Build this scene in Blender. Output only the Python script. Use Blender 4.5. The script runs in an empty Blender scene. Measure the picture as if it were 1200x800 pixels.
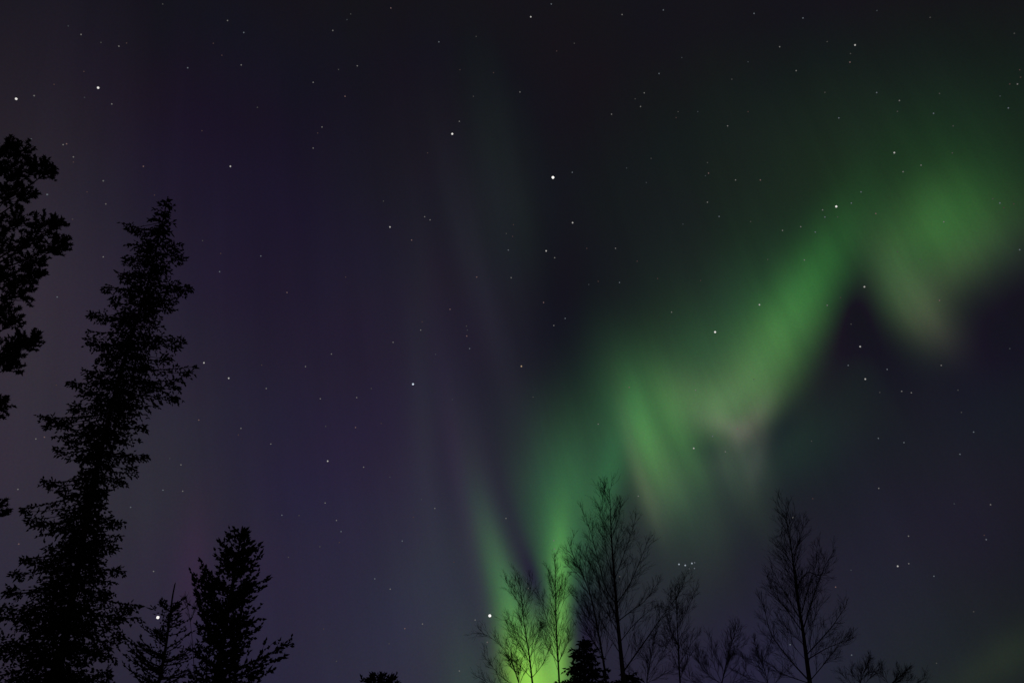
import bpy, math, random
import numpy as np
from mathutils import Vector, Matrix

random.seed(11)
rnd = random.random
def U(a, b): return a + (b - a) * random.random()
scene = bpy.context.scene
C = scene.collection

# ------------------------------------------------------------------ camera
PITCH, ROLL, FPX = math.radians(28.7), math.radians(1.4), 1000.0
EYE = Vector((0, 0, 1.6))
fw = Vector((0, math.cos(PITCH), math.sin(PITCH)))
r0 = Vector((1, 0, 0)); u0 = Vector((0, -math.sin(PITCH), math.cos(PITCH)))
rt = r0 * math.cos(ROLL) - u0 * math.sin(ROLL)
up = u0 * math.cos(ROLL) + r0 * math.sin(ROLL)
cd = bpy.data.cameras.new('camera'); cam = bpy.data.objects.new('camera', cd); C.objects.link(cam)
M = Matrix((rt, up, -fw)).transposed().to_4x4(); M.translation = EYE
cam.matrix_world = M
cd.sensor_width = 36; cd.lens = 30; cd.clip_start = 0.1; cd.clip_end = 20000
scene.camera = cam
scene.view_settings.view_transform = 'Standard'
scene.view_settings.look = 'None'
scene.view_settings.exposure = 0
scene.view_settings.gamma = 1

def ray(px, py):                                   # direction in which the photograph shows a point
    return (fw + rt * ((px - 600) / FPX) + up * ((400 - py) / FPX)).normalized()
def at(px, py, Y):                                 # that point at Y metres in front of the eye
    d = ray(px, py); return EYE + d * (Y / d.y)

# ------------------------------------------------------------------ night sky with aurora
def azel(px, py):
    d = ray(px, py)
    return np.array([math.atan2(d.x, d.y), math.asin(d.z)])

# px, py, sigma along, sigma across, angle (deg, ccw from right), (r,g,b) radiance * 1000
GLOW = [
 # broad air glow
 (10, 430, 260, 120, 90, (22, 17, 23)), (330, 860, 420, 250, 0, (13, 11, 26)), (235, 260, 150, 90, 80, (2, 0, 5)),
 (420, 600, 190, 130, 90, (2, 0, 11)), (330, 380, 240, 190, 0, (5, 3, 10)),
 (520, 600, 260, 80, 95, (8, 7, 8)), (500, 760, 110, 90, 90, (4, 9, 6)),
 (545, 810, 55, 22, 90, (6, 22, 4)), (180, 520, 120, 60, 85, (3, 5, 2)),
 (1080, 770, 170, 80, 0, (4, 9, 5)), (880, 790, 110, 60, 0, (6, 3, 17)), (1060, 640, 130, 60, 20, (4, 1, 7)),
 (950, 600, 190, 90, 0, (3, 5, 6)), (1175, 770, 60, 18, 30, (6, 11, 2)), (1050, 440, 130, 90, 0, (3, 6, 6)), (1180, 500, 90, 160, 0, (1, 1, 2)), (260, 580, 150, 110, 90, (4, 4, 3)),
 (225, 670, 60, 14, 84, (8, 1, 6)),
]
AURORA = [
 # diffuse green
 (980, 190, 300, 90, 18, (2, 6, 2)), (1110, 205, 110, 60, 0, (3, 18, 3)), (960, 120, 200, 70, 0, (1, 3, 1)),
 (840, 400, 150, 80, 50, (4, 10, 5)), (590, 240, 110, 28, 100, (3, 7, 4)),
 (650, 540, 110, 56, 50, (4, 11, 4)), (770, 650, 90, 50, 80, (8, 12, 8)),
 (725, 490, 110, 42, 50, (4, 18, 6)),
 # upper right swirl
 (1110, 262, 52, 36, 25, (20, 76, 14)), (1070, 296, 54, 34, 65, (12, 36, 10)), (1142, 292, 42, 20, 48, (14, 22, 9)),
 (1052, 326, 44, 19, -60, (16, 38, 13)), (1076, 358, 34, 20, -52, (20, 31, 13)), (1092, 386, 28, 17, -45, (14, 11, 9)),
 (1102, 334, 34, 22, 60, (10, 12, 6)), (1190, 292, 50, 24, 45, (8, 8, 7)), (1015, 262, 50, 34, 20, (1, 8, 2)),
 # diagonal band, crisp towards lower right
 (958, 318, 60, 24, 62, (7, 46, 8)), (938, 358, 52, 25, 62, (13, 56, 11)), (912, 397, 46, 27, 60, (22, 56, 13)),
 (880, 440, 44, 30, 55, (34, 74, 22)), (866, 466, 30, 22, 40, (28, 52, 21)), (842, 485, 16, 8, -65, (12, 20, 9)), (896, 470, 20, 8, 62, (8, 14, 6)), (868, 520, 26, 7, -74, (12, 13, 10)), (850, 545, 30, 6, -72, (6, 10, 5)), (880, 494, 22, 10, 50, (40, 26, 26)), (852, 498, 22, 9, -20, (32, 20, 22)),
 (822, 470, 34, 22, -10, (26, 50, 18)), (815, 430, 80, 38, 45, (8, 28, 9)), (860, 390, 80, 34, 58, (4, 18, 5)), (888, 530, 26, 8, 78, (16, 14, 13)),
 # rays below the band
 (766, 512, 56, 26, -70, (12, 44, 11)), (752, 500, 40, 11, -74, (12, 54, 12)), (764, 530, 38, 13, -72, (26, 56, 16)), (792, 500, 42, 12, -66, (18, 56, 13)), (808, 472, 36, 18, -60, (18, 38, 13)),
 (757, 578, 34, 8, -70, (24, 32, 16)), (778, 585, 24, 18, 80, (8, 10, 8)), (740, 520, 46, 7, -76, (14, 14, 10)), (785, 560, 36, 18, -75, (10, 24, 8)), (812, 560, 44, 18, 85, (4, 12, 5)), (735, 455, 50, 26, -70, (4, 18, 6)),
 (872, 560, 46, 14, -68, (11, 18, 8)), (895, 545, 30, 10, -70, (6, 9, 5)), (840, 600, 60, 22, 80, (7, 12, 7)), (918, 522, 50, 30, 20, (3, 12, 4)), (850, 540, 30, 20, 0, (8, 8, 8)),
 # lower fan
 (714, 556, 40, 12, 78, (6, 46, 12)), (690, 575, 60, 24, 80, (6, 26, 9)), (650, 595, 62, 24, 92, (8, 46, 12)), (668, 625, 60, 20, 90, (12, 50, 13)),
 (652, 660, 40, 11, 91, (20, 80, 14)), (657, 708, 54, 7, 89, (64, 190, 22)), (655, 770, 40, 9, 90, (70, 170, 20)),
 (618, 800, 38, 17, 102, (190, 420, 24)), (605, 745, 44, 14, 106, (40, 150, 22)), (590, 680, 50, 11, 109, (16, 66, 16)), (574, 622, 50, 10, 108, (7, 17, 7)),
 (640, 800, 34, 18, 90, (70, 190, 16)), (560, 560, 90, 14, 105, (3, 4, 3)), (634, 750, 40, 14, 92, (14, 50, 12)),
 # faint streaks and dark gaps
 (550, 300, 120, 12, 107, (2, 3, 3)), (584, 410, 110, 13, 107, (2, 2, 3)), (495, 520, 130, 12, 92, (3, 5, 4)), (545, 600, 130, 9, 100, (5, 2, 6)),
 (612, 635, 60, 9, 109, (-2, -12, -2)), (630, 685, 26, 8, 108, (-8, -26, -5)), (985, 380, 60, 22, 60, (-3, -17, -3)), (1016, 388, 55, 20, -58, (-3, -9, -3)),
 (828, 524, 18, 12, 0, (-9, -15, -6)), (914, 496, 24, 12, 60, (-5, -12, -3)), (1170, 392, 80, 36, 42, (-1, -5, -1)), (776, 496, 34, 6, -66, (-5, -14, -4)),
 (684, 715, 60, 10, 90, (-4, -13, -1)), (660, 420, 130, 40, 95, (-3, -4, -3)),
]
world = bpy.data.worlds.new("World"); scene.world = world; world.use_nodes = True
world.cycles.sampling_method = 'MANUAL'; world.cycles.sample_map_resolution = 128
nt = world.node_tree; nt.nodes.clear()
def nd(kind, **kw):
    n = nt.nodes.new(kind)
    for k, v in kw.items(): setattr(n, k, v)
    return n
L = nt.links.new
def mth(op, a, b=None, c=None):
    n = nd('ShaderNodeMath', operation=op)
    for i, v in enumerate((a, b, c)):
        if v is None: continue
        if isinstance(v, (int, float)): n.inputs[i].default_value = v
        else: L(v, n.inputs[i])
    return n.outputs[0]
def vmth(op, a, b=None, c=None):
    n = nd('ShaderNodeVectorMath', operation=op)
    for i, v in enumerate((a, b, c)):
        if v is None: continue
        if isinstance(v, (tuple, list)): n.inputs[i].default_value = v
        else: L(v, n.inputs[i])
    return n
tc = nd('ShaderNodeTexCoord')
sep = nd('ShaderNodeSeparateXYZ'); L(tc.outputs['Generated'], sep.inputs[0])
az = mth('ARCTAN2', sep.outputs[0], sep.outputs[1]); el = mth('ARCSINE', sep.outputs[2])
ae = nd('ShaderNodeCombineXYZ'); L(az, ae.inputs[0]); L(el, ae.inputs[1])
# a little waviness so that no glow is a perfect ellipse
wn = nd('ShaderNodeTexNoise'); wn.inputs['Scale'].default_value = 5.5; wn.inputs['Detail'].default_value = 2.0
L(ae.outputs[0], wn.inputs['Vector'])
wv = vmth('SUBTRACT', wn.outputs['Color'], (.5, .5, .5))
wv2 = vmth('MULTIPLY_ADD', wv.outputs[0], (.014, .014, 0), ae.outputs[0])
AE = wv2.outputs[0]
sx = nd('ShaderNodeSeparateXYZ'); L(AE, sx.inputs[0]); X_, Y_ = sx.outputs[0], sx.outputs[1]
ql = nd('ShaderNodeCombineXYZ'); L(mth('MULTIPLY', X_, X_), ql.inputs[0]); L(mth('MULTIPLY', X_, Y_), ql.inputs[1]); L(mth('MULTIPLY', Y_, Y_), ql.inputs[2]); QUAD = ql.outputs[0]
qn = nd('ShaderNodeCombineXYZ'); L(X_, qn.inputs[0]); L(Y_, qn.inputs[1]); qn.inputs[2].default_value = 1.0; LIN = qn.outputs[0]
acc = None; air = None
for gi, (px, py, s1, s2, ang, col) in enumerate(GLOW + AURORA):
    if gi == len(GLOW): air = acc; acc = None
    c0 = azel(px, py); e = 2.0
    J = np.column_stack([(azel(px + e, py) - azel(px - e, py)) / (2 * e), (azel(px, py + e) - azel(px, py - e)) / (2 * e)])
    a = math.radians(-ang)
    R = np.array([[math.cos(a), -math.sin(a)], [math.sin(a), math.cos(a)]])
    S = J @ R @ np.diag([s1 * s1, s2 * s2]) @ R.T @ J.T
    P = .5 * np.linalg.inv(S)                     # exponent = quadratic form in azimuth and elevation
    k1 = (-P[0, 0], -2 * P[0, 1], -P[1, 1]); q = 2 * P @ c0
    d1 = vmth('DOT_PRODUCT', QUAD, tuple(float(v) for v in k1)).outputs['Value']
    d2 = vmth('DOT_PRODUCT', LIN, (float(q[0]), float(q[1]), float(-c0 @ P @ c0))).outputs['Value']
    g = mth('POWER', math.e, mth('ADD', d1, d2))
    sc_ = nd('ShaderNodeVectorMath', operation='SCALE'); sc_.inputs[0].default_value = tuple(v / 1000 for v in col); L(g, sc_.inputs['Scale'])
    m = vmth('ADD', sc_.outputs[0], acc if acc is not None else ((.0054, .0048, .0084) if gi == 0 else (0, 0, 0)))
    acc = m.outputs[0]
# rays that run towards the zenith: streaks in azimuth, slow in elevation
stv = nd('ShaderNodeMapping'); stv.inputs['Scale'].default_value = (26, 2.2, 1); stv.inputs['Rotation'].default_value = (0, 0, 0)
sh = mth('MULTIPLY_ADD', el, .22, az)
sc = nd('ShaderNodeCombineXYZ'); L(sh, sc.inputs[0]); L(el, sc.inputs[1]); L(sc.outputs[0], stv.inputs['Vector'])
sn = nd('ShaderNodeTexNoise'); sn.inputs['Scale'].default_value = 1.0; sn.inputs['Detail'].default_value = 3.0; L(stv.outputs[0], sn.inputs['Vector'])
st = mth('MULTIPLY_ADD', sn.outputs['Fac'], .24, .88)
# patchy hue of the thin glow
pn = nd('ShaderNodeTexNoise'); pn.inputs['Scale'].default_value = 5.0; pn.inputs['Detail'].default_value = 3.0; L(stv.outputs[0], pn.inputs['Vector'])
pn2 = nd('ShaderNodeTexNoise'); pn2.inputs['Scale'].default_value = 7.0; pn2.inputs['Detail'].default_value = 2.0; L(ae.outputs[0], pn2.inputs['Vector'])
hue = vmth('MULTIPLY_ADD', pn2.outputs['Color'], (.30, .26, .30), (.85, .87, .85))
# finer rays inside the aurora only
rw = mth('MULTIPLY_ADD', sh, 33.0, 3.0); rc = nd('ShaderNodeCombineXYZ'); L(rw, rc.inputs[0]); L(mth('MULTIPLY', el, 5.0), rc.inputs[1])
rn = nd('ShaderNodeTexNoise'); rn.inputs['Scale'].default_value = 1.0; rn.inputs['Detail'].default_value = 3.0; rn.inputs['Roughness'].default_value = .6; L(rc.outputs[0], rn.inputs['Vector'])
rf = mth('MULTIPLY_ADD', rn.outputs['Fac'], .44, .78)
s1_ = nd('ShaderNodeVectorMath', operation='SCALE'); L(air, s1_.inputs[0]); L(st, s1_.inputs['Scale'])
s2_ = nd('ShaderNodeVectorMath', operation='SCALE'); L(acc, s2_.inputs[0]); L(rf, s2_.inputs['Scale'])
mx = vmth('MAXIMUM', vmth('ADD', s1_.outputs[0], s2_.outputs[0]).outputs[0], (.0074, .0068, .0100))
a1 = vmth('MULTIPLY', mx.outputs[0], hue.outputs[0])
# very fine noise put into the sky colour, imitating sensor grain
gn = nd('ShaderNodeTexNoise'); gn.inputs['Scale'].default_value = 520.0; gn.inputs['Detail'].default_value = 1.0; L(tc.outputs['Generated'], gn.inputs['Vector'])
gm = vmth('MULTIPLY_ADD', gn.outputs['Color'], (.34, .26, .34), (.83, .87, .83))
fin = vmth('MULTIPLY', a1.outputs[0], gm.outputs[0])
bg = nd('ShaderNodeBackground'); L(fin.outputs[0], bg.inputs['Color']); bg.inputs['Strength'].default_value = 1.0
# last trace of twilight, the sun far below the horizon
sky = nd('ShaderNodeTexSky', sky_type='NISHITA'); sky.sun_disc = False
sky.sun_elevation = math.radians(-14); sky.sun_rotation = math.radians(200)
bg2 = nd('ShaderNodeBackground'); L(sky.outputs[0], bg2.inputs['Color']); bg2.inputs['Strength'].default_value = .02
ad = nd('ShaderNodeAddShader'); L(bg.outputs[0], ad.inputs[0]); L(bg2.outputs[0], ad.inputs[1])
wo = nd('ShaderNodeOutputWorld'); L(ad.outputs[0], wo.inputs[0])

# faint warm fill from behind the camera, added to tint the trees
sd = bpy.data.lights.new('warm_fill', 'SUN'); sd.energy = 0.012; sd.angle = math.radians(0.5); sd.color = (1, .93, .82)
so = bpy.data.objects.new('warm_fill', sd); C.objects.link(so)
so.rotation_euler = (math.radians(62), 0, math.radians(28))

# ------------------------------------------------------------------ materials
def mat(name, c1, c2, scale, rough=.9):
    m = bpy.data.materials.new(name); m.use_nodes = True
    t = m.node_tree; b = t.nodes['Principled BSDF']; b.inputs['Roughness'].default_value = rough
    b.inputs['Specular IOR Level'].default_value = .15
    n = t.nodes.new('ShaderNodeTexNoise'); n.inputs['Scale'].default_value = scale; n.inputs['Detail'].default_value = 4
    g = t.nodes.new('ShaderNodeNewGeometry'); t.links.new(g.outputs['Position'], n.inputs['Vector'])
    r = t.nodes.new('ShaderNodeValToRGB'); r.color_ramp.elements[0].position = .35; r.color_ramp.elements[1].position = .65
    r.color_ramp.elements[0].color = (*c1, 1); r.color_ramp.elements[1].color = (*c2, 1)
    t.links.new(n.outputs['Fac'], r.inputs['Fac']); t.links.new(r.outputs[0], b.inputs['Base Color'])
    return m
M_spruce = mat('spruce_needles', (.016, .026, .013), (.045, .060, .028), 2.5)
M_pine = mat('pine_needles', (.020, .032, .016), (.052, .066, .032), 2.5)
M_bark = mat('conifer_bark', (.05, .035, .025), (.10, .07, .05), 9)
M_twig = mat('bare_twigs', (.035, .018, .015), (.07, .035, .028), 6)
M_birch = mat('bare_tree_bark', (.06, .045, .04), (.16, .13, .12), 7)
M_ground = mat('forest_floor', (.03, .03, .02), (.08, .07, .05), .6)
def star_mat(name, col, s):
    m = bpy.data.materials.new(name); m.use_nodes = True; t = m.node_tree; t.nodes.clear()
    e = t.nodes.new('ShaderNodeEmission'); e.inputs[0].default_value = (*col, 1); e.inputs[1].default_value = s
    o = t.nodes.new('ShaderNodeOutputMaterial'); t.links.new(e.outputs[0], o.inputs[0])
    m.cycles.emission_sampling = 'NONE'
    return m

# ------------------------------------------------------------------ mesh helpers
OPENING = []                                        # gaps in a crown: (direction, width)
def in_gap(p):
    d = (p - EYE).normalized()
    return any((d - g).length < w for g, w in OPENING)
class MB:
    def __init__(s): s.v = []; s.f = []
    def tube(s, pts, r0, r1, n=5, rs=None):
        if OPENING and n < 5 and any(in_gap(p) for p in pts): return
        k = len(pts); base = len(s.v); prev = None
        for i, p in enumerate(pts):
            d = (pts[min(i + 1, k - 1)] - pts[max(i - 1, 0)])
            d = d.normalized() if d.length > 1e-7 else Vector((0, 0, 1))
            a = d.cross(Vector((0, 1, 0.13))) if prev is None else prev - d * prev.dot(d)
            if a.length < 1e-5: a = d.orthogonal()
            a.normalize(); prev = a; b = d.cross(a)
            r = rs[i] if rs else r0 + (r1 - r0) * i / (k - 1)
            for j in range(n):
                t = 2 * math.pi * j / n
                s.v.append(p + (a * math.cos(t) + b * math.sin(t)) * r)
        for i in range(k - 1):
            for j in range(n):
                q = base + i * n; j2 = (j + 1) % n
                s.f.append((q + j, q + j2, q + n + j2, q + n + j))
        s.f.append(tuple(base + (k - 1) * n + j for j in range(n)))
        s.f.append(tuple(base + j for j in reversed(range(n))))
    def spindle(s, p, d, l, r):                     # one needle-covered shoot
        if OPENING and in_gap(p + d.normalized() * l * .5): return
        d = d.normalized(); a = d.orthogonal().normalized(); b = d.cross(a); t0 = rnd() * 6.28
        base = len(s.v); s.v.append(p); m = p + d * l * U(.3, .5)
        for j in range(3):
            t = t0 + j * 2.094
            s.v.append(m + (a * math.cos(t) + b * math.sin(t)) * r * U(.7, 1.3))
        s.v.append(p + d * l)
        for j in range(3):
            j1 = base + 1 + j; j2 = base + 1 + (j + 1) % 3
            s.f.append((base, j2, j1)); s.f.append((base + 4, j1, j2))
    def build(s, name, m, parent, smooth=False):
        me = bpy.data.meshes.new(name); off = parent.location if parent else Vector((0, 0, 0))
        me.from_pydata([tuple(v - off) for v in s.v], [], s.f); me.materials.append(m)
        if smooth: me.polygons.foreach_set('use_smooth', [True] * len(me.polygons))
        o = bpy.data.objects.new(name, me); C.objects.link(o)
        if parent: o.parent = parent
        return o
def thing(name, label, cat, loc, group=None):
    o = bpy.data.objects.new(name, None); C.objects.link(o); o.location = loc
    o['label'] = label; o['category'] = cat
    if group: o['group'] = group
    return o
def rv(s=1): return Vector((U(-s, s), U(-s, s), U(-s, s)))
def bez(a, b, c, n): return [a * (1 - t) ** 2 + b * 2 * t * (1 - t) + c * t * t for t in [i / (n - 1) for i in range(n)]]
def smooth_path(pts, n=4):
    out = []
    for i in range(len(pts) - 1):
        p0 = pts[max(i - 1, 0)]; p1 = pts[i]; p2 = pts[i + 1]; p3 = pts[min(i + 2, len(pts) - 1)]
        for k in range(n):
            t = k / n
            out.append(.5 * ((2 * p1) + (p2 - p0) * t + (2 * p0 - 5 * p1 + 4 * p2 - p3) * t * t + (3 * p1 - p0 - 3 * p2 + p3) * t ** 3))
    out.append(pts[-1]); return out
def to_ground(px, py, Y):                           # foot of a stem that leaves the frame there
    p = at(px, py, Y); return Vector((p.x - p.z * .0, Y, -0.05))

# ------------------------------------------------------------------ ground
g = MB(); N = 60; S = 6000
for j in range(N + 1):
    for i in range(N + 1):
        x = ((i / N) * 2 - 1); y = ((j / N) * 2 - 1)
        x = math.copysign(abs(x) ** 2.2, x) * S; y = math.copysign(abs(y) ** 2.2, y) * S
        g.v.append(Vector((x, y, 0.0)))
for j in range(N):
    for i in range(N): q = j * (N + 1) + i; g.f.append((q, q + 1, q + N + 2, q + N + 1))
go = g.build('ground', M_ground, None); go['kind'] = 'structure'

# ------------------------------------------------------------------ conifers
def interp(tab, y):
    if y <= tab[0][0]: return tab[0][1]
    for (a, b), (c, d) in zip(tab, tab[1:]):
        if y <= c: return b + (d - b) * (y - a) / (c - a)
    return tab[-1][1]
def shoots_along(mb, pts, size, dens, fat, fwd=.9):
    """needle shoots clothing a twig"""
    for i in range(len(pts) - 1):
        a, b = pts[i], pts[i + 1]; d = b - a; n = max(1, int(d.length * dens + rnd()))
        for k in range(n):
            p = a + d * rnd(); q = d.normalized() * fwd + rv(.75)
            mb.spindle(p, q, size * U(.6, 1.25), fat * U(.7, 1.3))
    mb.spindle(pts[-1] - (pts[-1] - pts[-2]) * .3, pts[-1] - pts[-2], size * 1.2, fat * .8)
def bough(wood, leaf, a, c, sag, size, dens, fat, r, lat=.38, hang=.25, bare=.12, nseg=7, zlo=None, zhi=None, spr=10):
    """one conifer bough from trunk point a to its tip c, with side sprays"""
    if zlo is None: zlo, zhi = (.95, .3) if hang > .1 else (.35, .8)
    ln = (c - a).length
    mid = a.lerp(c, .55) + Vector((0, 0, -sag * ln)) + rv(.05 * ln)
    pts = bez(a, mid, c, nseg)
    wood.tube(pts, min(r, .007 + .011 * ln), .005, 4)
    ax = (c - a).normalized(); side = ax.cross(Vector((0, 0, 1)))
    side = side.normalized() if side.length > .05 else Vector((0, 1, 0))
    st = max(1, int(bare * nseg))
    shoots_along(leaf, pts[st:], size, dens, fat)
    n = max(3, int(ln * spr)); sg = 1
    for k in range(n):
        t = bare + (1 - bare) * (k + rnd()) / n; sg = -sg
        i = min(int(t * (nseg - 1)), nseg - 2); f = t * (nseg - 1) - i
        p = pts[i].lerp(pts[i + 1], f); td = (pts[i + 1] - pts[i]).normalized()
        l2 = min(lat * ln * (1 - t) * U(.6, 1.1) + size * U(.8, 1.6), .45 * ln + .03)
        d2 = (td * U(.3, 1.0) + side * sg * U(.2, .9) + Vector((0, 0, U(-zlo, zhi)))).normalized()
        q1 = p + d2 * l2 * .55 + rv(.04 * l2); q2 = p + d2 * l2 + Vector((0, 0, -hang * l2 * .5)) + rv(.06 * l2)
        sp = [p, q1, q2]; wood.tube(sp, .006, .003, 3)
        shoots_along(leaf, sp, size, dens, fat)

def conifer(name, label, trunk_px, left, right, Y, leafm, group, size=.12, fat=.022, dens=16, rise=0.0, rise_top=.3,
            step=9, inner=.8, depth_scale=1.0, r_base=.16, key=(), sag=.08, hang=.25, needle_fill=0, cat='spruce', tipw=1.0, foot=None, lat=.38, zl=(None, None), fillw=.62, spr=10, bare_top=6, clumps=()):
    tp = [at(x, y, Y) for x, y in trunk_px]
    last = tp[-1]; dn = (tp[-1] - tp[-2]).normalized()
    base = foot if foot else Vector((last.x + (dn.x / -dn.z) * last.z * .3, Y + .2, -.05))
    t = thing(name, label, cat, Vector((base.x, base.y, 0)), group)
    path = smooth_path(tp, 5) + [last.lerp(base, .5), base]
    H = tp[0].z
    tr = MB(); tr.tube(path, 0, 0, 8, rs=[.012 + r_base * ((H - p.z) / H) ** .9 for p in path]); tr.build('trunk', M_bark, t, True)
    wood, leaf = MB(), MB()
    ytop = trunk_px[0][1]; ybot = trunk_px[-1][1]
    def tx(y): return interp([(q, p) for p, q in trunk_px], y)
    def bl(y0, a, Lpx, jitter=True):
        """bough whose tip lies Lpx pixels out, at azimuth a"""
        f = (y0 - ytop) / max(1, ybot - ytop)
        rr = rise_top * (1 - min(1, f * 1.6)) + rise * min(1, f * 1.6)
        sc = (at(tx(y0) + 1, y0, Y) - at(tx(y0), y0, Y)).length
        Lm = Lpx * sc
        p = at(tx(y0), y0, Y); c = p + Vector((math.cos(a) * Lm, math.sin(a) * Lm * depth_scale, 0))
        a0 = p - Vector((0, 0, rr * Lm * (1 if not jitter else U(.6, 1.3))))
        return a0, c
    # boughs that reach the outline the tree shows
    for tab, sgn in ((left, -1), (right, 1)):
        for (y, x) in tab:
            w = abs(x - tx(y))
            if w < 4: continue
            a0, c = bl(y, 0 if sgn > 0 else math.pi, w * tipw)
            c = c + Vector((0, U(-.25, .25) * w * .02, 0))
            bough(wood, leaf, a0, c, sag, size, dens, fat, .02 + w * .0003, hang=hang, lat=lat, zlo=zl[0], zhi=zl[1], spr=spr)
    y = ytop + bare_top
    while y < ybot + 30:
        f = (y - ytop) / max(1, ybot - ytop)
        n = 3 if f < .15 else 4
        for k in range(n):
            a = U(0, 6.283); cx = math.cos(a)
            wl = tx(y) - interp(left, y); wr = interp(right, y) - tx(y)
            w = (wr if cx > 0 else wl) * abs(cx) + .5 * (wl + wr) * (1 - abs(cx))
            w = max(5, w) * inner * U(.55, 1.0)
            a0, c = bl(y, a, w); bough(wood, leaf, a0, c, sag, size, dens, fat, .02, hang=hang)
        y += step * (.6 + .4 * min(1, f * 2)) * U(.8, 1.2)
    for k in range(needle_fill):                    # dense short twigs close to the stem
        yy = ytop + 26 + (ybot + 20 - ytop) * rnd() ** .8; p = at(tx(yy), yy, Y); w = .5 * (interp(right, yy) - interp(left, yy)) * (at(601, yy, Y) - at(600, yy, Y)).length
        a = U(0, 6.283); rr = w * fillw * rnd() ** .8; ph = math.sin(yy * .23 + 2 * a) * .5 + .5
        if rnd() > .35 + .65 * ph: continue
        q = p + Vector((math.cos(a) * rr, math.sin(a) * rr, U(-.1, .1)))
        for m in range(3): leaf.spindle(q + rv(.05), Vector((math.cos(a), math.sin(a), -.3)) + rv(.9), size * U(.9, 1.5), fat * U(.9, 1.4))
    for (cx_, cy_, cr) in clumps:                   # drooping masses of twigs, each on its own bough
        dx = cx_ - tx(cy_); px_m = (at(601, cy_, Y) - at(600, cy_, Y)).length
        dy = U(-1, 1) * (max(0, 34 - abs(dx)) + cr * .4) * px_m
        c = at(cx_, cy_, Y + dy); R = cr * px_m
        a0 = at(tx(cy_), cy_, Y) + Vector((0, 0, U(.05, .25) * (c - at(tx(cy_), cy_, Y)).length))
        wood.tube(bez(a0, a0.lerp(c, .55) + Vector((0, 0, -.1 * (c - a0).length)) + rv(.04), c, 6), .014, .006, 4)
        for k in range(int(16 + .62 * cr * cr)):
            o = rv()
            while o.length > 1: o = rv()
            o *= U(.6, 1.12); p = c + Vector((o.x * R * 1.05, o.y * R, o.z * R * .85 - .12 * R))
            q = Vector((o.x, o.y, -.25)) + Vector((math.copysign(.35, dx) if abs(dx) > 8 else 0, 0, 0)) + rv(.75)
            leaf.spindle(p, q, size * U(.8, 1.5), fat * U(.7, 1.15))
        for k in range(int(cr * .8)):               # single twigs reaching out of the mass
            o = rv().normalized(); p = c + Vector((o.x, o.y, o.z * .8)) * R * .8; q = p + (o + Vector((0, 0, -.15))) * R * U(.3, .55)
            wood.tube([p, q], .005, .003, 3); shoots_along(leaf, [p, p.lerp(q, .5), q], size * .8, dens * 1.2, fat * .75)
    # below the frame the crown goes on to a man's height above the ground
    zb = at(trunk_px[-1][0], ybot, Y).z; z = zb - .4
    wl = (tx(ybot) - left[-1][1]); wr = right[-1][1] - tx(ybot); sc = (at(601, ybot, Y) - at(600, ybot, Y)).length
    wm = .5 * (wl + wr) * sc
    while z > 1.2:
        for k in range(4):
            a = U(0, 6.283); p = last.lerp(base, (last.z - z) / (last.z - base.z)); l = wm * U(.6, 1.0)
            bough(wood, leaf, p, p + Vector((math.cos(a) * l, math.sin(a) * l, -.15 * l)), sag, size, dens * .5, fat, .02, hang=hang)
        z -= .45
    for k in key:
        bough(wood, leaf, at(*k[0], Y), at(*k[1], Y + k[2]), k[3], size, dens, fat, .03, hang=hang, lat=k[4] if len(k) > 4 else .38)
    # needles of the leader
    shoots_along(leaf, [path[3], path[1], path[0]], size * .6, dens * .8, fat * .7, fwd=1.0)
    wood.build('branches', M_bark, t); leaf.build('crown', leafm, t)
    return t

SPRUCE_CLUMPS = [(190, 268, 9), (160, 270, 7), (152, 266, 5), (200, 290, 11), (172, 290, 12), (155, 305, 9), (210, 303, 7), (185, 313, 13), (162, 325, 15), (146, 325, 8), (202, 335, 9),
    (215, 340, 8), (222, 338, 4), (190, 350, 14), (165, 350, 15), (198, 360, 8), (135, 350, 7), (125, 340, 4), (150, 370, 14), (120, 372, 9), (108, 370, 4), (176, 375, 12), (108, 398, 8), (120, 405, 10),
    (150, 400, 16), (178, 400, 14), (203, 405, 8), (212, 400, 5), (193, 420, 8), (130, 415, 11), (165, 425, 16), (112, 440, 10), (86, 449, 5), (102, 458, 9), (140, 450, 18), (172, 450, 12), (205, 455, 6),
    (205, 467, 4), (218, 437, 4), (122, 475, 17), (92, 478, 9), (60, 492, 8), (76, 495, 9), (54, 500, 4), (153, 480, 12), (164, 500, 6), (112, 505, 17), (138, 510, 12), (68, 527, 5), (84, 517, 7), (150, 535, 9),
    (168, 535, 5), (154, 548, 6), (112, 535, 17), (104, 560, 15), (62, 568, 7), (75, 574, 8), (52, 563, 4), (138, 563, 6), (106, 580, 17), (36, 608, 6), (50, 612, 8), (66, 618, 8), (30, 599, 4), (98, 610, 20),
    (132, 612, 8), (60, 642, 7), (122, 640, 14), (90, 640, 22), (42, 658, 7), (60, 662, 12), (30, 656, 4), (18, 672, 6), (98, 670, 23), (136, 668, 7), (60, 692, 20), (15, 692, 9), (118, 695, 11), (150, 712, 8),
    (133, 723, 12), (90, 720, 27), (42, 720, 24), (6, 715, 13), (138, 746, 6), (116, 758, 16), (62, 760, 28), (10, 760, 24), (120, 790, 11), (80, 795, 27), (30, 800, 26)]
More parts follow.
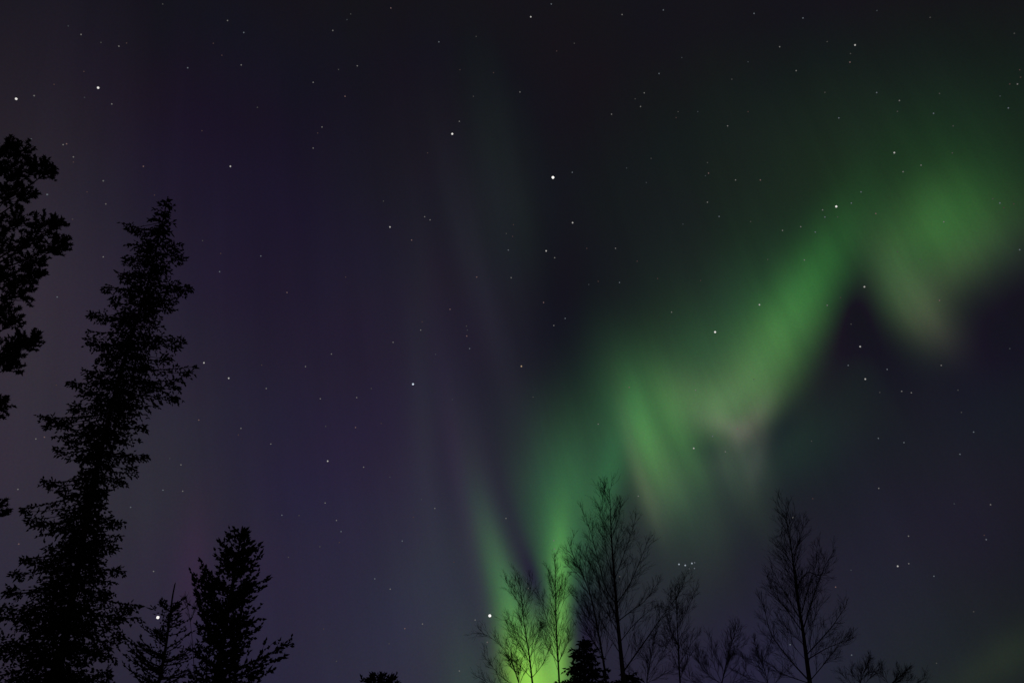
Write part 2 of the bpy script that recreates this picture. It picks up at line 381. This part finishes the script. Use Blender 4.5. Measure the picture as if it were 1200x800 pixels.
conifer('spruce_tree', 'tall ragged spruce with a narrow pointed crown, second tree from the left edge',
    [(197, 230), (174, 330), (152, 400), (130, 480), (111, 560), (92, 660), (66, 800)],
    [(239, 187), (245, 181), (257, 175), (264, 147), (272, 165), (284, 150), (292, 160), (302, 146), (322, 141), (337, 140), (352, 130), (369, 106), (386, 104), (401, 100),
     (419, 112), (434, 99), (447, 79), (462, 92), (475, 78), (488, 50), (506, 57), (516, 80), (527, 64), (538, 84), (556, 88), (564, 52), (582, 76), (595, 27), (612, 33), (625, 50),
     (650, 56), (656, 30), (670, 14), (690, 0), (720, -22), (760, -35), (800, -45)],
    [(241, 203), (260, 205), (272, 200), (284, 212), (294, 206), (303, 218), (316, 197), (333, 209), (340, 225), (352, 214), (365, 192), (380, 189), (392, 198), (401, 214),
     (419, 198), (431, 228), (445, 212), (462, 205), (473, 180), (484, 168), (503, 171), (518, 165), (536, 174), (552, 158), (560, 131), (567, 148), (580, 125), (592, 122), (611, 143),
     (628, 143), (644, 140), (670, 146), (684, 133), (696, 132), (709, 162), (722, 158), (738, 140), (755, 143), (771, 133), (800, 130)],
    22, M_spruce, 'conifers along the edge of the clearing', size=.095, fat=.029, dens=16, rise=-.22, rise_top=.3, step=8.5, inner=.5, lat=.24, zl=(1.1, .15), fillw=.5, needle_fill=2600, spr=10, clumps=SPRUCE_CLUMPS, r_base=.12,
    key=[((172, 345), (121, 336), .3, -.02, .22), ((135, 470), (229, 431), -.4, .12, .25), ((150, 440), (207, 470), .4, -.1, .3), ((118, 520), (50, 488), -.3, .02, .3)])
conifer('pine_tree', 'bushy pine with a long low bough reaching right, right of the young pine',
    [(284, 617), (277, 660), (268, 710), (260, 760), (252, 800)],
    [(625, 268), (635, 257), (649, 253), (662, 262), (668, 240), (674, 226), (692, 225), (712, 230), (730, 232), (760, 225), (800, 220)],
    [(628, 288), (634, 290), (640, 304), (650, 305), (662, 299), (677, 311), (687, 308), (700, 296), (712, 300), (725, 302), (735, 302), (752, 291), (767, 280), (785, 300), (800, 305)],
    19, M_pine, 'conifers along the edge of the clearing', size=.10, fat=.030, dens=17, rise=.45, rise_top=.6, step=6.5, inner=.85, cat='pine', sag=.10, hang=.05, r_base=.12, needle_fill=300,
    key=[((256, 790), (340, 752), -.2, .05, .42), ((254, 800), (333, 770), .3, .05, .4), ((253, 812), (318, 786), .0, .03, .4), ((262, 740), (237, 661), .2, .08, .25), ((256, 760), (225, 673), -.2, .1, .25)])
OPENING.append((ray(185, 723), .0042))
conifer('pine_tree', 'slender young pine with a bare upright leader, beside a bright low star',
    [(205, 684), (202, 700), (198, 730), (193, 765), (186, 800)],
    [(705, 191), (709, 177), (734, 168), (744, 146), (752, 150), (765, 145), (780, 150), (800, 148)],
    [(702, 214), (715, 214), (727, 220), (742, 224), (760, 235), (780, 235), (800, 235)],
    16, M_pine, 'conifers along the edge of the clearing', size=.065, fat=.017, dens=15, rise=.5, rise_top=.5, step=8, inner=.85, bare_top=24, spr=11, cat='pine', sag=.16, hang=0, r_base=.055)
OPENING.clear()
conifer('spruce_tree', 'small dark conifer top poking up between the bare trees in front of the green glow',
    [(684, 746), (685, 775), (686, 800)],
    [(752, 680), (761, 671), (768, 674), (782, 663), (800, 655)],
    [(752, 690), (761, 699), (770, 700), (785, 713), (800, 720)],
    30, M_spruce, 'low conifer tops at the bottom edge', size=.14, fat=.035, dens=15, rise=-.05, rise_top=.2, step=5, inner=.9, r_base=.1, needle_fill=250)
conifer('spruce_tree', 'lowest dark conifer tip at the foot of the tallest bare tree',
    [(737, 786), (737, 795), (737, 806)], [(790, 730), (797, 724), (806, 716)], [(789, 744), (796, 750), (806, 758)],
    31, M_spruce, 'low conifer tops at the bottom edge', size=.12, fat=.035, dens=15, rise=-.05, rise_top=.2, step=4, inner=.9, r_base=.1)
conifer('pine_tree', 'two-humped dark treetop just showing alone at the bottom, left of the green glow',
    [(443, 789), (443, 797), (442, 808)], [(792, 437), (797, 424), (808, 412)], [(791, 450), (794, 463), (799, 466), (808, 475)],
    30, M_pine, 'low conifer tops at the bottom edge', size=.12, fat=.035, dens=16, rise=.2, rise_top=.4, step=4, inner=.9, cat='pine', sag=.05, hang=.05, r_base=.1,
    key=[((444, 806), (460, 792), .0, .05, .5), ((443, 806), (434, 793), .0, .05, .5), ((443, 806), (447, 790), .0, .05, .5)])

# the big pine cut by the left edge: foliage plates carried on long limbs
def plate_pine():
    Y = 15
    base = Vector((at(-95, 800, Y).x - .5, Y + .3, -.05))
    t = thing('pine_tree', 'tall pine cut by the left edge, foliage in rounded plates on long limbs', 'pine', Vector((base.x, base.y, 0)), 'conifers along the edge of the clearing')
    tp = [at(x, y, Y) for x, y in ((-15, 170), (-32, 250), (-48, 350), (-62, 450), (-80, 600), (-110, 800))]
    path = smooth_path(tp, 4) + [tp[-1].lerp(base, .5), base]
    H = tp[0].z
    tr = MB(); tr.tube(path, 0, 0, 9, rs=[.02 + .19 * ((H - p.z) / H) for p in path]); tr.build('trunk', M_bark, t, True)
    leaf = MB()
    plates = [(8, 174, 15), (24, 176, 15), (0, 195, 20), (20, 200, 18), (45, 197, 14), (58, 199, 11), (10, 228, 18), (32, 228, 12), (-8, 262, 22), (22, 258, 16), (52, 262, 14), (66, 262, 9),
              (35, 282, 15), (62, 288, 13), (72, 286, 7), (8, 290, 20), (40, 306, 15), (15, 318, 18), (38, 324, 12), (-10, 330, 22), (22, 342, 14), (5, 365, 16), (14, 378, 10),
              (28, 402, 13), (38, 398, 9), (10, 408, 15), (16, 428, 12), (-8, 425, 18), (2, 474, 9), (-12, 478, 14), (-14, 598, 15), (-4, 593, 5)]
    for i in range(34): plates.append((U(-125, -20), 165 + 470 * rnd(), U(14, 24)))
    sc = .0165
    for n, (x, y, r) in enumerate(plates):
        dy = U(-.5, .5) if x > 0 else U(-1.6, 1.6)
        c = at(x, y, Y + dy); R = r * sc
        # limb
        yy = min(y + abs(x + 45) * U(.25, .5) + 12, 780)
        s0 = min(path[:-2], key=lambda p: abs(p.z - at(x, yy, Y).z))
        lm = MB(); mid = s0.lerp(c, .5) + Vector((0, 0, -.12 * (c - s0).length)) + rv(.08)
        lp = bez(s0, mid, c, 8); lm.tube(lp, .028, .008, 5)
        for k in range(int(1.7 * r) + 4):           # tufts of needles on twigs through the plate
            o = rv().normalized() * (U(.25, 1.05) if rnd() < .6 else U(.8, 1.12)); o.z = o.z * .75
            p = c + o * R; od = (o + Vector((0, 0, .45)) + rv(.3)).normalized()
            lm.tube([lp[-2], (lp[-2] + p) * .5 + rv(.04), p], .008, .004, 3)
            tl = U(.10, .22)
            for m in range(int(tl * 230)):
                q = p + od * tl * (rnd() - .3)
                leaf.spindle(q, od * .7 + rv(.8), U(.05, .09), U(.009, .016))
        lm.build('limb', M_bark, t)
    leaf.build('crown', M_pine, t)
plate_pine()

# ------------------------------------------------------------------ bare broadleaf trees
def twig(mb, p, d, l, r, level, bend):
    n = 4 if level > 0 else 3
    pts = [p]; q = p; dd = d.normalized()
    for i in range(n):
        dd = (dd + rv(.085) + Vector((0, 0, bend))).normalized(); q = q + dd * l / n; pts.append(q)
    mb.tube(pts, r, max(.0020, r * .4), 3)
    if level <= 0: return
    k = int(3 + l * 3.2) if level > 1 else int(2 + l * 4.5)
    for i in range(k):
        t = U(.12, 1.0); j = min(int(t * n), n - 1); a = pts[j].lerp(pts[j + 1], t * n - j)
        ax = (pts[j + 1] - pts[j]).normalized(); o = rv(); o = (o - ax * o.dot(ax)).normalized()
        twig(mb, a, ax * U(.9, 1.3) + o * U(.35, .75), l * U(.35, .65) * (1.15 - .6 * t) + .07, max(.0024, r * .6), level - 1, bend)
def bare_tree(label, trunk_px, limbs, Y, group, r_base=.06, extra=(10, 6), twl=1.0, r_tw=.0052, fork=None, wide=1.1, name='bare_tree', density=1.35, tip=.006):
    tp = [at(x, y, Y + (i % 2) * .04) for i, (x, y) in enumerate(trunk_px)]
    low = tp[-1]; dn = (tp[-1] - tp[-2]).normalized()
    base = Vector((low.x + dn.x / max(.3, -dn.z) * low.z * .5, Y, -.05))
    t = thing(name, label, 'tree', Vector((base.x, base.y, 0)), group)
    H = tp[0].z
    path = smooth_path(tp, 5); full = path + [low.lerp(base, .5), base]
    rad = lambda z: tip + r_base * max(0, (H - z) / H) ** 1.15
    tr = MB(); tr.tube(full, 0, 0, 7, rs=[rad(p.z) for p in full]); tr.build('trunk', M_birch, t, True)
    tw = MB()
    def clothe(pts, n, l, lev=2, r=r_tw, taper=.55):
        seg = [(pts[i + 1] - pts[i]).length for i in range(len(pts) - 1)]; tot = sum(seg)
        for k in range(int(n * density)):
            s = tot * (.12 + .88 * (k + rnd()) / (n * density)); i = 0; fr = s / tot
            while i < len(seg) - 1 and s > seg[i]: s -= seg[i]; i += 1
            a = pts[i].lerp(pts[i + 1], min(1, s / max(seg[i], 1e-6))); ax = (pts[i + 1] - pts[i]).normalized()
            o = rv(); o = (o - ax * o.dot(ax)).normalized()
            twig(tw, a, ax * U(.9, 1.3) + o * U(.4, .8) * wide, l * U(.5, 1.15) * (1.1 - taper * fr), r, lev, .07)
    for lb in limbs:
        sgn = random.choice((-1, 1)) * U(.2, .7)
        x0 = lb[0][0]; pp = []
        for (x, y) in lb:
            q = at(x, y, Y); dist = (q - at(lb[0][0], lb[0][1], Y)).length
            pp.append(at(x, y, Y + sgn * dist))
        pp = smooth_path(pp, 4)
        ln = sum((pp[i + 1] - pp[i]).length for i in range(len(pp) - 1))
        m = MB(); r = max(.007, min(.45 * rad(pp[0].z), .005 + .006 * ln)); m.tube(pp, r, .003, 5); m.build('limb', M_birch, t, True)
        clothe(pp, int(4 + ln * 5.5), .34 * twl + .12 * ln, 2, taper=.7)
    up_path = list(reversed(path))
    hgt = (path[0] - path[-1]).length; clothe(up_path, extra[0] * 1.9, (.35 + .24 * hgt) * twl, 2, r=.0075, taper=.85); clothe(up_path[len(up_path) // 2:], extra[1], .28 * twl, 1)
    tw.build('twigs', M_twig, t)
    return t
z6 = lambda *p: [(560 + .3 * x, 560 + .3 * y) for x, y in p]
z7 = lambda *p: [(780 + .275 * x, 580 + .275 * y) for x, y in p]
GR = 'leafless trees rising along the bottom edge'
bare_tree('tallest leafless tree with a wide fan of fine twigs, right of the green glow',
    z6((513, 40), (518, 130), (521, 220), (530, 350), (540, 480), (550, 600), (568, 780), (572, 830)),
    [z6((540, 490), (500, 430), (465, 300), (440, 210), (408, 130)), z6((532, 390), (503, 310), (492, 170)),
     z6((541, 490), (590, 420), (630, 330), (668, 235)), z6((533, 400), (570, 300), (598, 220), (617, 150)),
     z6((555, 640), (620, 560), (700, 495)), z6((546, 560), (610, 510), (650, 480), (715, 395)), z6((565, 760), (650, 640), (720, 540), (792, 440)),
     z6((543, 540), (480, 420), (435, 330), (400, 290)), z6((548, 600), (500, 520), (455, 470)), z6((522, 240), (550, 150), (560, 90)), z6((520, 230), (485, 120), (500, 20))],
    24, GR, r_base=.12, extra=(16, 12))
bare_tree('leafless tree with a crooked stem, tight against the left side of the tallest bare tree',
    z6((352, 245), (375, 310), (410, 380), (440, 460), (470, 600), (497, 760), (500, 830)),
    [z6((445, 470), (420, 360), (425, 270)), z6((465, 590), (410, 520), (362, 440)), z6((470, 600), (480, 480), (470, 380)), z6((480, 680), (420, 590), (385, 520)),
     z6((410, 380), (372, 350), (350, 330))],
    25.5, GR, r_base=.07, extra=(14, 8))
bare_tree('thin straight leafless tree standing in the bright green streak',
    z6((300, 290), (302, 380), (303, 500), (310, 650), (318, 800), (320, 830)),
    [z6((308, 640), (270, 550), (235, 445)), z6((305, 520), (335, 440), (345, 390)), z6((314, 720), (262, 640), (245, 560)), z6((315, 720), (350, 640), (362, 580)), z6((304, 500), (285, 420), (272, 370))],
    27, GR, r_base=.06, extra=(14, 8))
bare_tree('small leafless tree with spreading twigs in front of the brightest green glow',
    z6((160, 385), (172, 480), (180, 560), (200, 690), (213, 800), (216, 830)),
    [z6((203, 720), (160, 640), (108, 560)), z6((175, 510), (130, 440), (105, 390)), z6((178, 530), (205, 430), (215, 390)), z6((202, 700), (230, 640), (245, 570)), z6((192, 640), (150, 600), (120, 540)),
     z6((210, 780), (160, 730), (100, 690)), z6((210, 780), (250, 730), (280, 660))],
    26, GR, r_base=.065, extra=(14, 8))
bare_tree('low leafless tree whose arching twigs lean left, leftmost of the bare trees',
    z6((128, 700), (150, 770), (170, 830)),
    [z6((160, 800), (135, 720), (90, 655), (40, 615), (0, 602)), z6((165, 815), (110, 790), (60, 740), (22, 690)), z6((165, 830), (90, 820), (40, 800), (0, 770)), z6((160, 800), (150, 720), (110, 640))],
    21, GR, r_base=.05, extra=(6, 4), twl=.8)
bare_tree('slim leafless tree under the small tight cluster of stars',
    z7((40, 375), (42, 420), (50, 560), (56, 700), (62, 800), (63, 830)),
    [z7((50, 570), (100, 470), (132, 385)), z7((43, 440), (75, 380), (88, 325)), z7((48, 560), (5, 640), (-30, 640)), z7((60, 720), (110, 630), (150, 590)), z7((44, 450), (5, 490), (-20, 480)),
     z7((55, 640), (20, 570), (0, 500)), z7((62, 780), (100, 690), (130, 650))],
    25, GR, r_base=.055, extra=(12, 8))
bare_tree('low leafless tree with forked stems, between the star cluster tree and the tall right one',
    z7((312, 555), (285, 620), (262, 700), (240, 800), (236, 830)),
    [z7((240, 800), (200, 700), (195, 600)), z7((238, 810), (160, 730), (90, 660)), z7((240, 800), (180, 760), (130, 640)), z7((255, 730), (300, 660), (335, 640)), z7((236, 815), (320, 780), (345, 720), (325, 690)),
     z7((236, 830), (130, 800), (60, 740), (20, 700))],
    25, GR, r_base=.05, extra=(12, 6))
bare_tree('low leafless tree filling the gap just right of the foot of the tallest bare tree',
    [(768, 738), (766, 755), (762, 775), (758, 800), (757, 812)],
    [[(761, 790), (775, 770), (782, 752)], [(762, 780), (750, 762), (744, 748)], [(758, 802), (740, 785), (728, 770)], [(758, 800), (782, 788), (800, 780)]],
    28, GR, r_base=.045, extra=(11, 7), twl=.9)
bare_tree('low slanting leafless tree, just left of the foot of the tall lone one',
    [(884, 748), (888, 765), (896, 785), (903, 812)],
    [[(895, 785), (880, 775), (868, 766)], [(892, 775), (900, 760), (905, 745)], [(900, 800), (880, 795), (862, 785)], [(902, 806), (918, 790), (926, 775)]],
    28, GR, r_base=.045, extra=(11, 7), twl=.9)
bare_tree('tall leafless tree standing by itself at the right, with a straight pointed top',
    z7((510, 42), (520, 130), (535, 220), (550, 340), (565, 460), (583, 560), (600, 690), (615, 800), (617, 830)),
    [z7((575, 500), (560, 380), (552, 300), (545, 230)), z7((580, 500), (610, 390), (640, 290), (645, 200)), z7((590, 560), (630, 430), (680, 300), (720, 235)), z7((570, 520), (500, 400), (445, 300)),
     z7((583, 580), (510, 480), (465, 430), (430, 330)), z7((592, 640), (520, 570), (475, 525)), z7((612, 790), (530, 700), (450, 590), (420, 480), (395, 430)), z7((612, 800), (500, 760), (440, 715), (385, 690)),
     z7((600, 680), (700, 570), (750, 500), (772, 470)), z7((604, 700), (700, 645), (815, 605)), z7((615, 790), (690, 700), (765, 600)), z7((540, 260), (575, 170), (590, 100)), z7((525, 180), (500, 130), (490, 180)),
     z7((555, 400), (600, 330), (650, 340), (690, 340)), z7((545, 300), (500, 240), (470, 210))],
    23, GR, r_base=.11, extra=(18, 10))
bare_tree('low leafless tree right beside the foot of the tall lone one, twigs only',
    z7((870, 690), (850, 740), (830, 800), (826, 830)),
    [z7((830, 800), (800, 770), (790, 740)), z7((840, 780), (880, 750), (905, 760)), z7((826, 820), (780, 790), (740, 750)), z7((826, 820), (860, 790), (900, 730))],
    25, GR, r_base=.04, extra=(8, 6), twl=.8)
bare_tree('low leafless tree with a twig slanting right, farthest right along the bottom edge',
    z7((1042, 735), (1000, 770), (960, 805), (950, 830)),
    [z7((955, 810), (930, 770), (920, 740)), z7((960, 805), (1010, 790), (1060, 790)), z7((952, 825), (1040, 810), (1090, 790), (1110, 760)), z7((952, 825), (990, 770), (985, 730))],
    25, GR, r_base=.04, extra=(6, 5), twl=.7)
bare_tree('hair-thin bare sapling between the young pine and the bushy pine',
    [(217, 692), (220, 710), (223, 728), (226, 760), (229, 810)], [[(223, 728), (229, 712), (233, 700)], [(221, 715), (215, 703), (213, 697)]],
    18, GR, r_base=.02, extra=(4, 3), twl=.35, density=.6, tip=.003, name='bare_sapling')

# ------------------------------------------------------------------ stars
SD = 4000.0
def star_mesh(name, r, m, el=(1, 1, 1)):
    t = (1 + 5 ** .5) / 2
    vs = [(-1, t, 0), (1, t, 0), (-1, -t, 0), (1, -t, 0), (0, -1, t), (0, 1, t), (0, -1, -t), (0, 1, -t), (t, 0, -1), (t, 0, 1), (-t, 0, -1), (-t, 0, 1)]
    fs = [(0, 11, 5), (0, 5, 1), (0, 1, 7), (0, 7, 10), (0, 10, 11), (1, 5, 9), (5, 11, 4), (11, 10, 2), (10, 7, 6), (7, 1, 8), (3, 9, 4), (3, 4, 2), (3, 2, 6), (3, 6, 8), (3, 8, 9), (4, 9, 5), (2, 4, 11), (6, 2, 10), (8, 6, 7), (9, 8, 1)]
    me = bpy.data.meshes.new(name); me.from_pydata([tuple(Vector(v).normalized()[i] * r * el[i] for i in range(3)) for v in vs], [], fs)
    me.materials.append(m); return me
PXM = SD / 1000.0                                   # one photo pixel at that distance
W = (1, .97, .93); B = (.75, .86, 1); O = (1, .72, .45); Rr = (1, .62, .60)
classes = {}
for cn, r, s in (('v', 1.7, 1.2), ('b', 1.25, .8), ('m', .95, .4), ('f', .75, .15), ('g', .7, .06)):
    for hn, h in (('W', W), ('B', B), ('O', O), ('R', Rr)):
        classes[cn + hn] = star_mesh('star', r * PXM, star_mat('starlight', h, s))
BRIGHT = [  # x, y, class, label
 (648, 208, 'vW', 'brightest white star, high in the middle of the sky'),
 (574, 721, 'vW', 'bright star low beside the left edge of the green glow'),
 (185, 723, 'vW', 'bright star shining beside the leader of the young pine'),
 (19, 116, 'bW', 'bright star in the upper left corner above the cut-off pine'),
 (115, 103, 'bW', 'bright star at upper left, right of the corner one'),
 (530, 157, 'bW', 'bright star up and left of the brightest star'),
 (980, 242, 'bW', 'bright star over the faint green haze at upper right'),
 (484, 450, 'bB', 'bright bluish star alone in the purple middle of the sky'),
 (457, 266, 'mW', 'medium star left of the small pair in the upper middle sky'),
 (622, 20, 'mW', 'medium star near the top edge of the sky'),
 (671, 261, 'mW', 'medium star just below the brightest star'),
 (640, 294, 'mW', 'left star of the close pair under the brightest star'),
 (650, 302, 'fW', 'dimmer right star of the close pair under the brightest star'),
 (611, 429, 'mO', 'small orange star in the middle of the dark sky'),
 (838, 389, 'bW', 'star just left of the diagonal green band'),
 (890, 357, 'mW', 'star on the upper left edge of the diagonal green band'),
 (813, 525, 'mW', 'star in the dark notch under the green band'),
 (815, 457, 'fW', 'small star on the pale left end of the green band'),
 (850, 529, 'fW', 'small star right of the one in the dark notch'),
 (1008, 406, 'mW', 'star in the dark wedge between band and swirl'),
 (1014, 444, 'mW', 'star below the one in the dark wedge'),
 (1013, 336, 'mW', 'star on the left rim of the green swirl'),
 (1048, 179, 'mW', 'star above the green swirl'),
 (1002, 53, 'mW', 'star near the top edge at the right'),
 (1106, 260, 'fW', 'small star in front of the brightest part of the swirl'),
 (1094, 133, 'fB', 'small bluish star high above the swirl'),
 (1068, 460, 'fW', 'small star right of and below the dark wedge stars'),
 (270, 195, 'mW', 'medium star above and right of the spruce tip'),
 (239, 425, 'mW', 'medium star beside the longest right bough of the spruce'),
 (268, 443, 'mW', 'second star out from the long right bough of the spruce'),
 (312, 455, 'fW', 'third and faintest star out from the long right bough of the spruce'),
 (384, 540, 'mW', 'medium star above and right of the bushy pine'),
 (381, 589, 'fW', 'small star under the medium one right of the bushy pine'),
 (131, 122, 'fW', 'small star right below the bright upper left one'),
 (1052, 663, 'mW', 'brightest star low in the purple sky at the right'),
 (1065, 660, 'fW', 'small close companion right of the brightest low star at right'),
 (929, 606, 'fW', 'small star at the tip of the tall lone bare tree'),
 (998, 767, 'fB', 'small star low behind the right twigs of the lone bare tree'),
 (917, 270, 'fW', 'small star left of the upper end of the green band'),
 (726, 331, 'fB', 'small bluish star in the dark sky left of the band'),
 (755, 109, 'fW', 'small star high up, right of the brightest star'),
 (862, 211, 'fW', 'small star midway between the brightest star and the swirl'),
 (803, 662, 'mB', 'brightest star of the tight bluish cluster over the bare trees'),
 (650, 643, 'fW', 'lower star of the pair at the top of the green streak'),
 (649, 633, 'fW', 'upper star of the pair at the top of the green streak'),
 (619, 689, 'fW', 'small star in the green glow above the small bare tree'),
 (42, 514, 'fW', 'small star between the cut-off pine and the tall spruce'),
 (86, 184, 'fW', 'small star right of the cut-off pine top'),
]
def zc(x0, y0, k, pts): return [(x0 + x * k, y0 + y * k) for x, y in pts]
T = 1 / 3
FAINT = zc(0, 0, T, [(120, 337), (285, 122), (418, 163), (110, 490), (504, 585), (660, 239), (848, 229), (1170, 108), (1101, 290), (800, 73), (857, 115), (1132, 447), (1101, 521), (222, 509), (234, 506), (167, 684)]) \
 + zc(400, 0, T, [(738, 15), (343, 148), (56, 232), (628, 324), (415, 427), (950, 402), (293, 762), (312, 773), (1052, 375), (987, 52), (1132, 36), (174, 29), (1117, 259), (13, 339), (812, 606)]) \
 + zc(800, 0, T, [(588, 219), (423, 64), (251, 48), (341, 165), (399, 249), (762, 354), (682, 326), (549, 415), (158, 443), (838, 581), (91, 609), (87, 711), (128, 761), (492, 738), (627, 675), (679, 751), (273, 633), (775, 604), (1145, 380), (1177, 296), (500, 763), (593, 714), (1115, 714), (415, 797)]) \
 + zc(200, 266, T, [(847, 46), (317, 102), (172, 157), (409, 230), (1076, 176), (1187, 81), (1197, 178), (982, 289), (1041, 383), (1051, 427), (879, 362), (782, 405), (565, 446), (474, 490), (654, 599), (526, 603), (650, 704), (247, 707), (352, 762), (99, 678)]) \
 + zc(500, 266, T, [(664, 75), (411, 265), (487, 321), (447, 346), (861, 299), (712, 563), (1092, 709), (1005, 735), (603, 692)]) \
 + zc(800, 266, T, [(466, 18), (508, 275), (428, 116), (582, 486), (719, 500), (770, 577), (909, 486), (903, 258), (1185, 80), (1023, 720), (778, 757), (688, 742)]) \
 + zc(200, 532, .335, [(389, 213), (36, 37), (42, 129), (675, 45), (580, 231), (596, 270), (924, 189), (810, 303), (1173, 224), (1065, 579), (819, 609), (881, 593), (768, 471), (714, 435), (1010, 757)]) \
 + zc(800, 532, .335, [(686, 119), (790, 286), (879, 426), (535, 464), (1062, 298), (1077, 176), (970, 0), (376, 665)]) \
 + [(21, 573), (22, 637), (191, 574), (153, 594), (180, 669), (99, 570), (67, 348), (55, 228), (121, 212), (124, 239), (121, 301), (726, 675), (571, 752), (748, 581), (52, 512)]
DIM = zc(0, 0, T, [(445, 152), (240, 92), (295, 252), (297, 343), (190, 297), (365, 635), (372, 716), (1117, 468), (905, 378), (710, 460), (572, 15), (750, 153), (780, 195), (543, 686), (355, 150), (255, 770), (1190, 245)]) \
 + zc(400, 0, T, [(20, 70), (33, 50), (417, 246), (535, 256), (464, 339), (1003, 591), (1089, 557), (1072, 642), (1033, 348), (1184, 393), (1177, 414), (1197, 203), (819, 153), (757, 180), (474, 129), (303, 538), (148, 707), (605, 790)]) \
 + zc(800, 0, T, [(590, 189), (508, 147), (173, 279), (755, 392), (903, 329), (951, 443), (500, 325), (53, 393), (87, 572), (80, 618), (1, 788), (239, 779), (545, 763), (1129, 730), (1164, 717), (1090, 699), (1185, 246), (1150, 296), (1188, 272), (1116, 338), (870, 62), (1166, 118), (948, 538), (230, 218), (230, 393), (683, 38)]) \
 + zc(200, 266, T, [(176, 93), (112, 48), (615, 176), (1040, 348), (1043, 362), (884, 333), (931, 447), (740, 690), (705, 567), (990, 606), (238, 730), (545, 700), (320, 485)]) \
 + zc(500, 266, T, [(563, 75), (740, 120), (374, 597), (280, 23), (302, 33), (812, 181), (963, 188), (603, 191), (570, 202), (1150, 535)]) \
 + zc(800, 266, T, [(299, 114), (835, 114), (755, 87), (980, 651), (1150, 427), (453, 752), (693, 581), (968, 573), (555, 248), (592, 341)]) \
 + zc(200, 532, .335, [(449, 214), (767, 80), (877, 158), (849, 220), (1109, 658), (991, 377), (535, 610), (412, 360), (580, 723), (764, 662), (590, 308), (522, 323)]) \
 + zc(800, 532, .335, [(589, 405), (950, 173), (1055, 283), (455, 155), (888, 730), (1018, 550)]) \
 + [(102, 225), (86, 190), (66, 451), (199, 537), (85, 257)]
PLEIAD = [(795.7, 660.8), (807.5, 666), (813.8, 665.5), (810.8, 659.7), (814, 658.8)]
def star(x, y, cls, label, group=None):
    o = bpy.data.objects.new('star', classes[cls]); C.objects.link(o); o.location = EYE + ray(x, y) * SD
    o['label'] = label; o['category'] = 'star'
    if group: o['group'] = group
    return o
for x, y, c, l in BRIGHT: star(x, y, c, l, 'brighter stars of the night sky')
for x, y in FAINT: star(x, y, 'f' + random.choice('WWWBBR'), 'faint pinprick star far from any brighter one', 'faint stars scattered over the sky')
for x, y in DIM: star(x, y, 'g' + random.choice('WWBRR'), 'barely visible dim star, one of the very faintest', 'barely visible stars scattered over the sky')
for k, (x, y) in enumerate(PLEIAD): star(x, y, ('mB', 'fB', 'fB')[k % 3], 'small bluish star inside the tight cluster over the bare trees', 'tight star cluster')
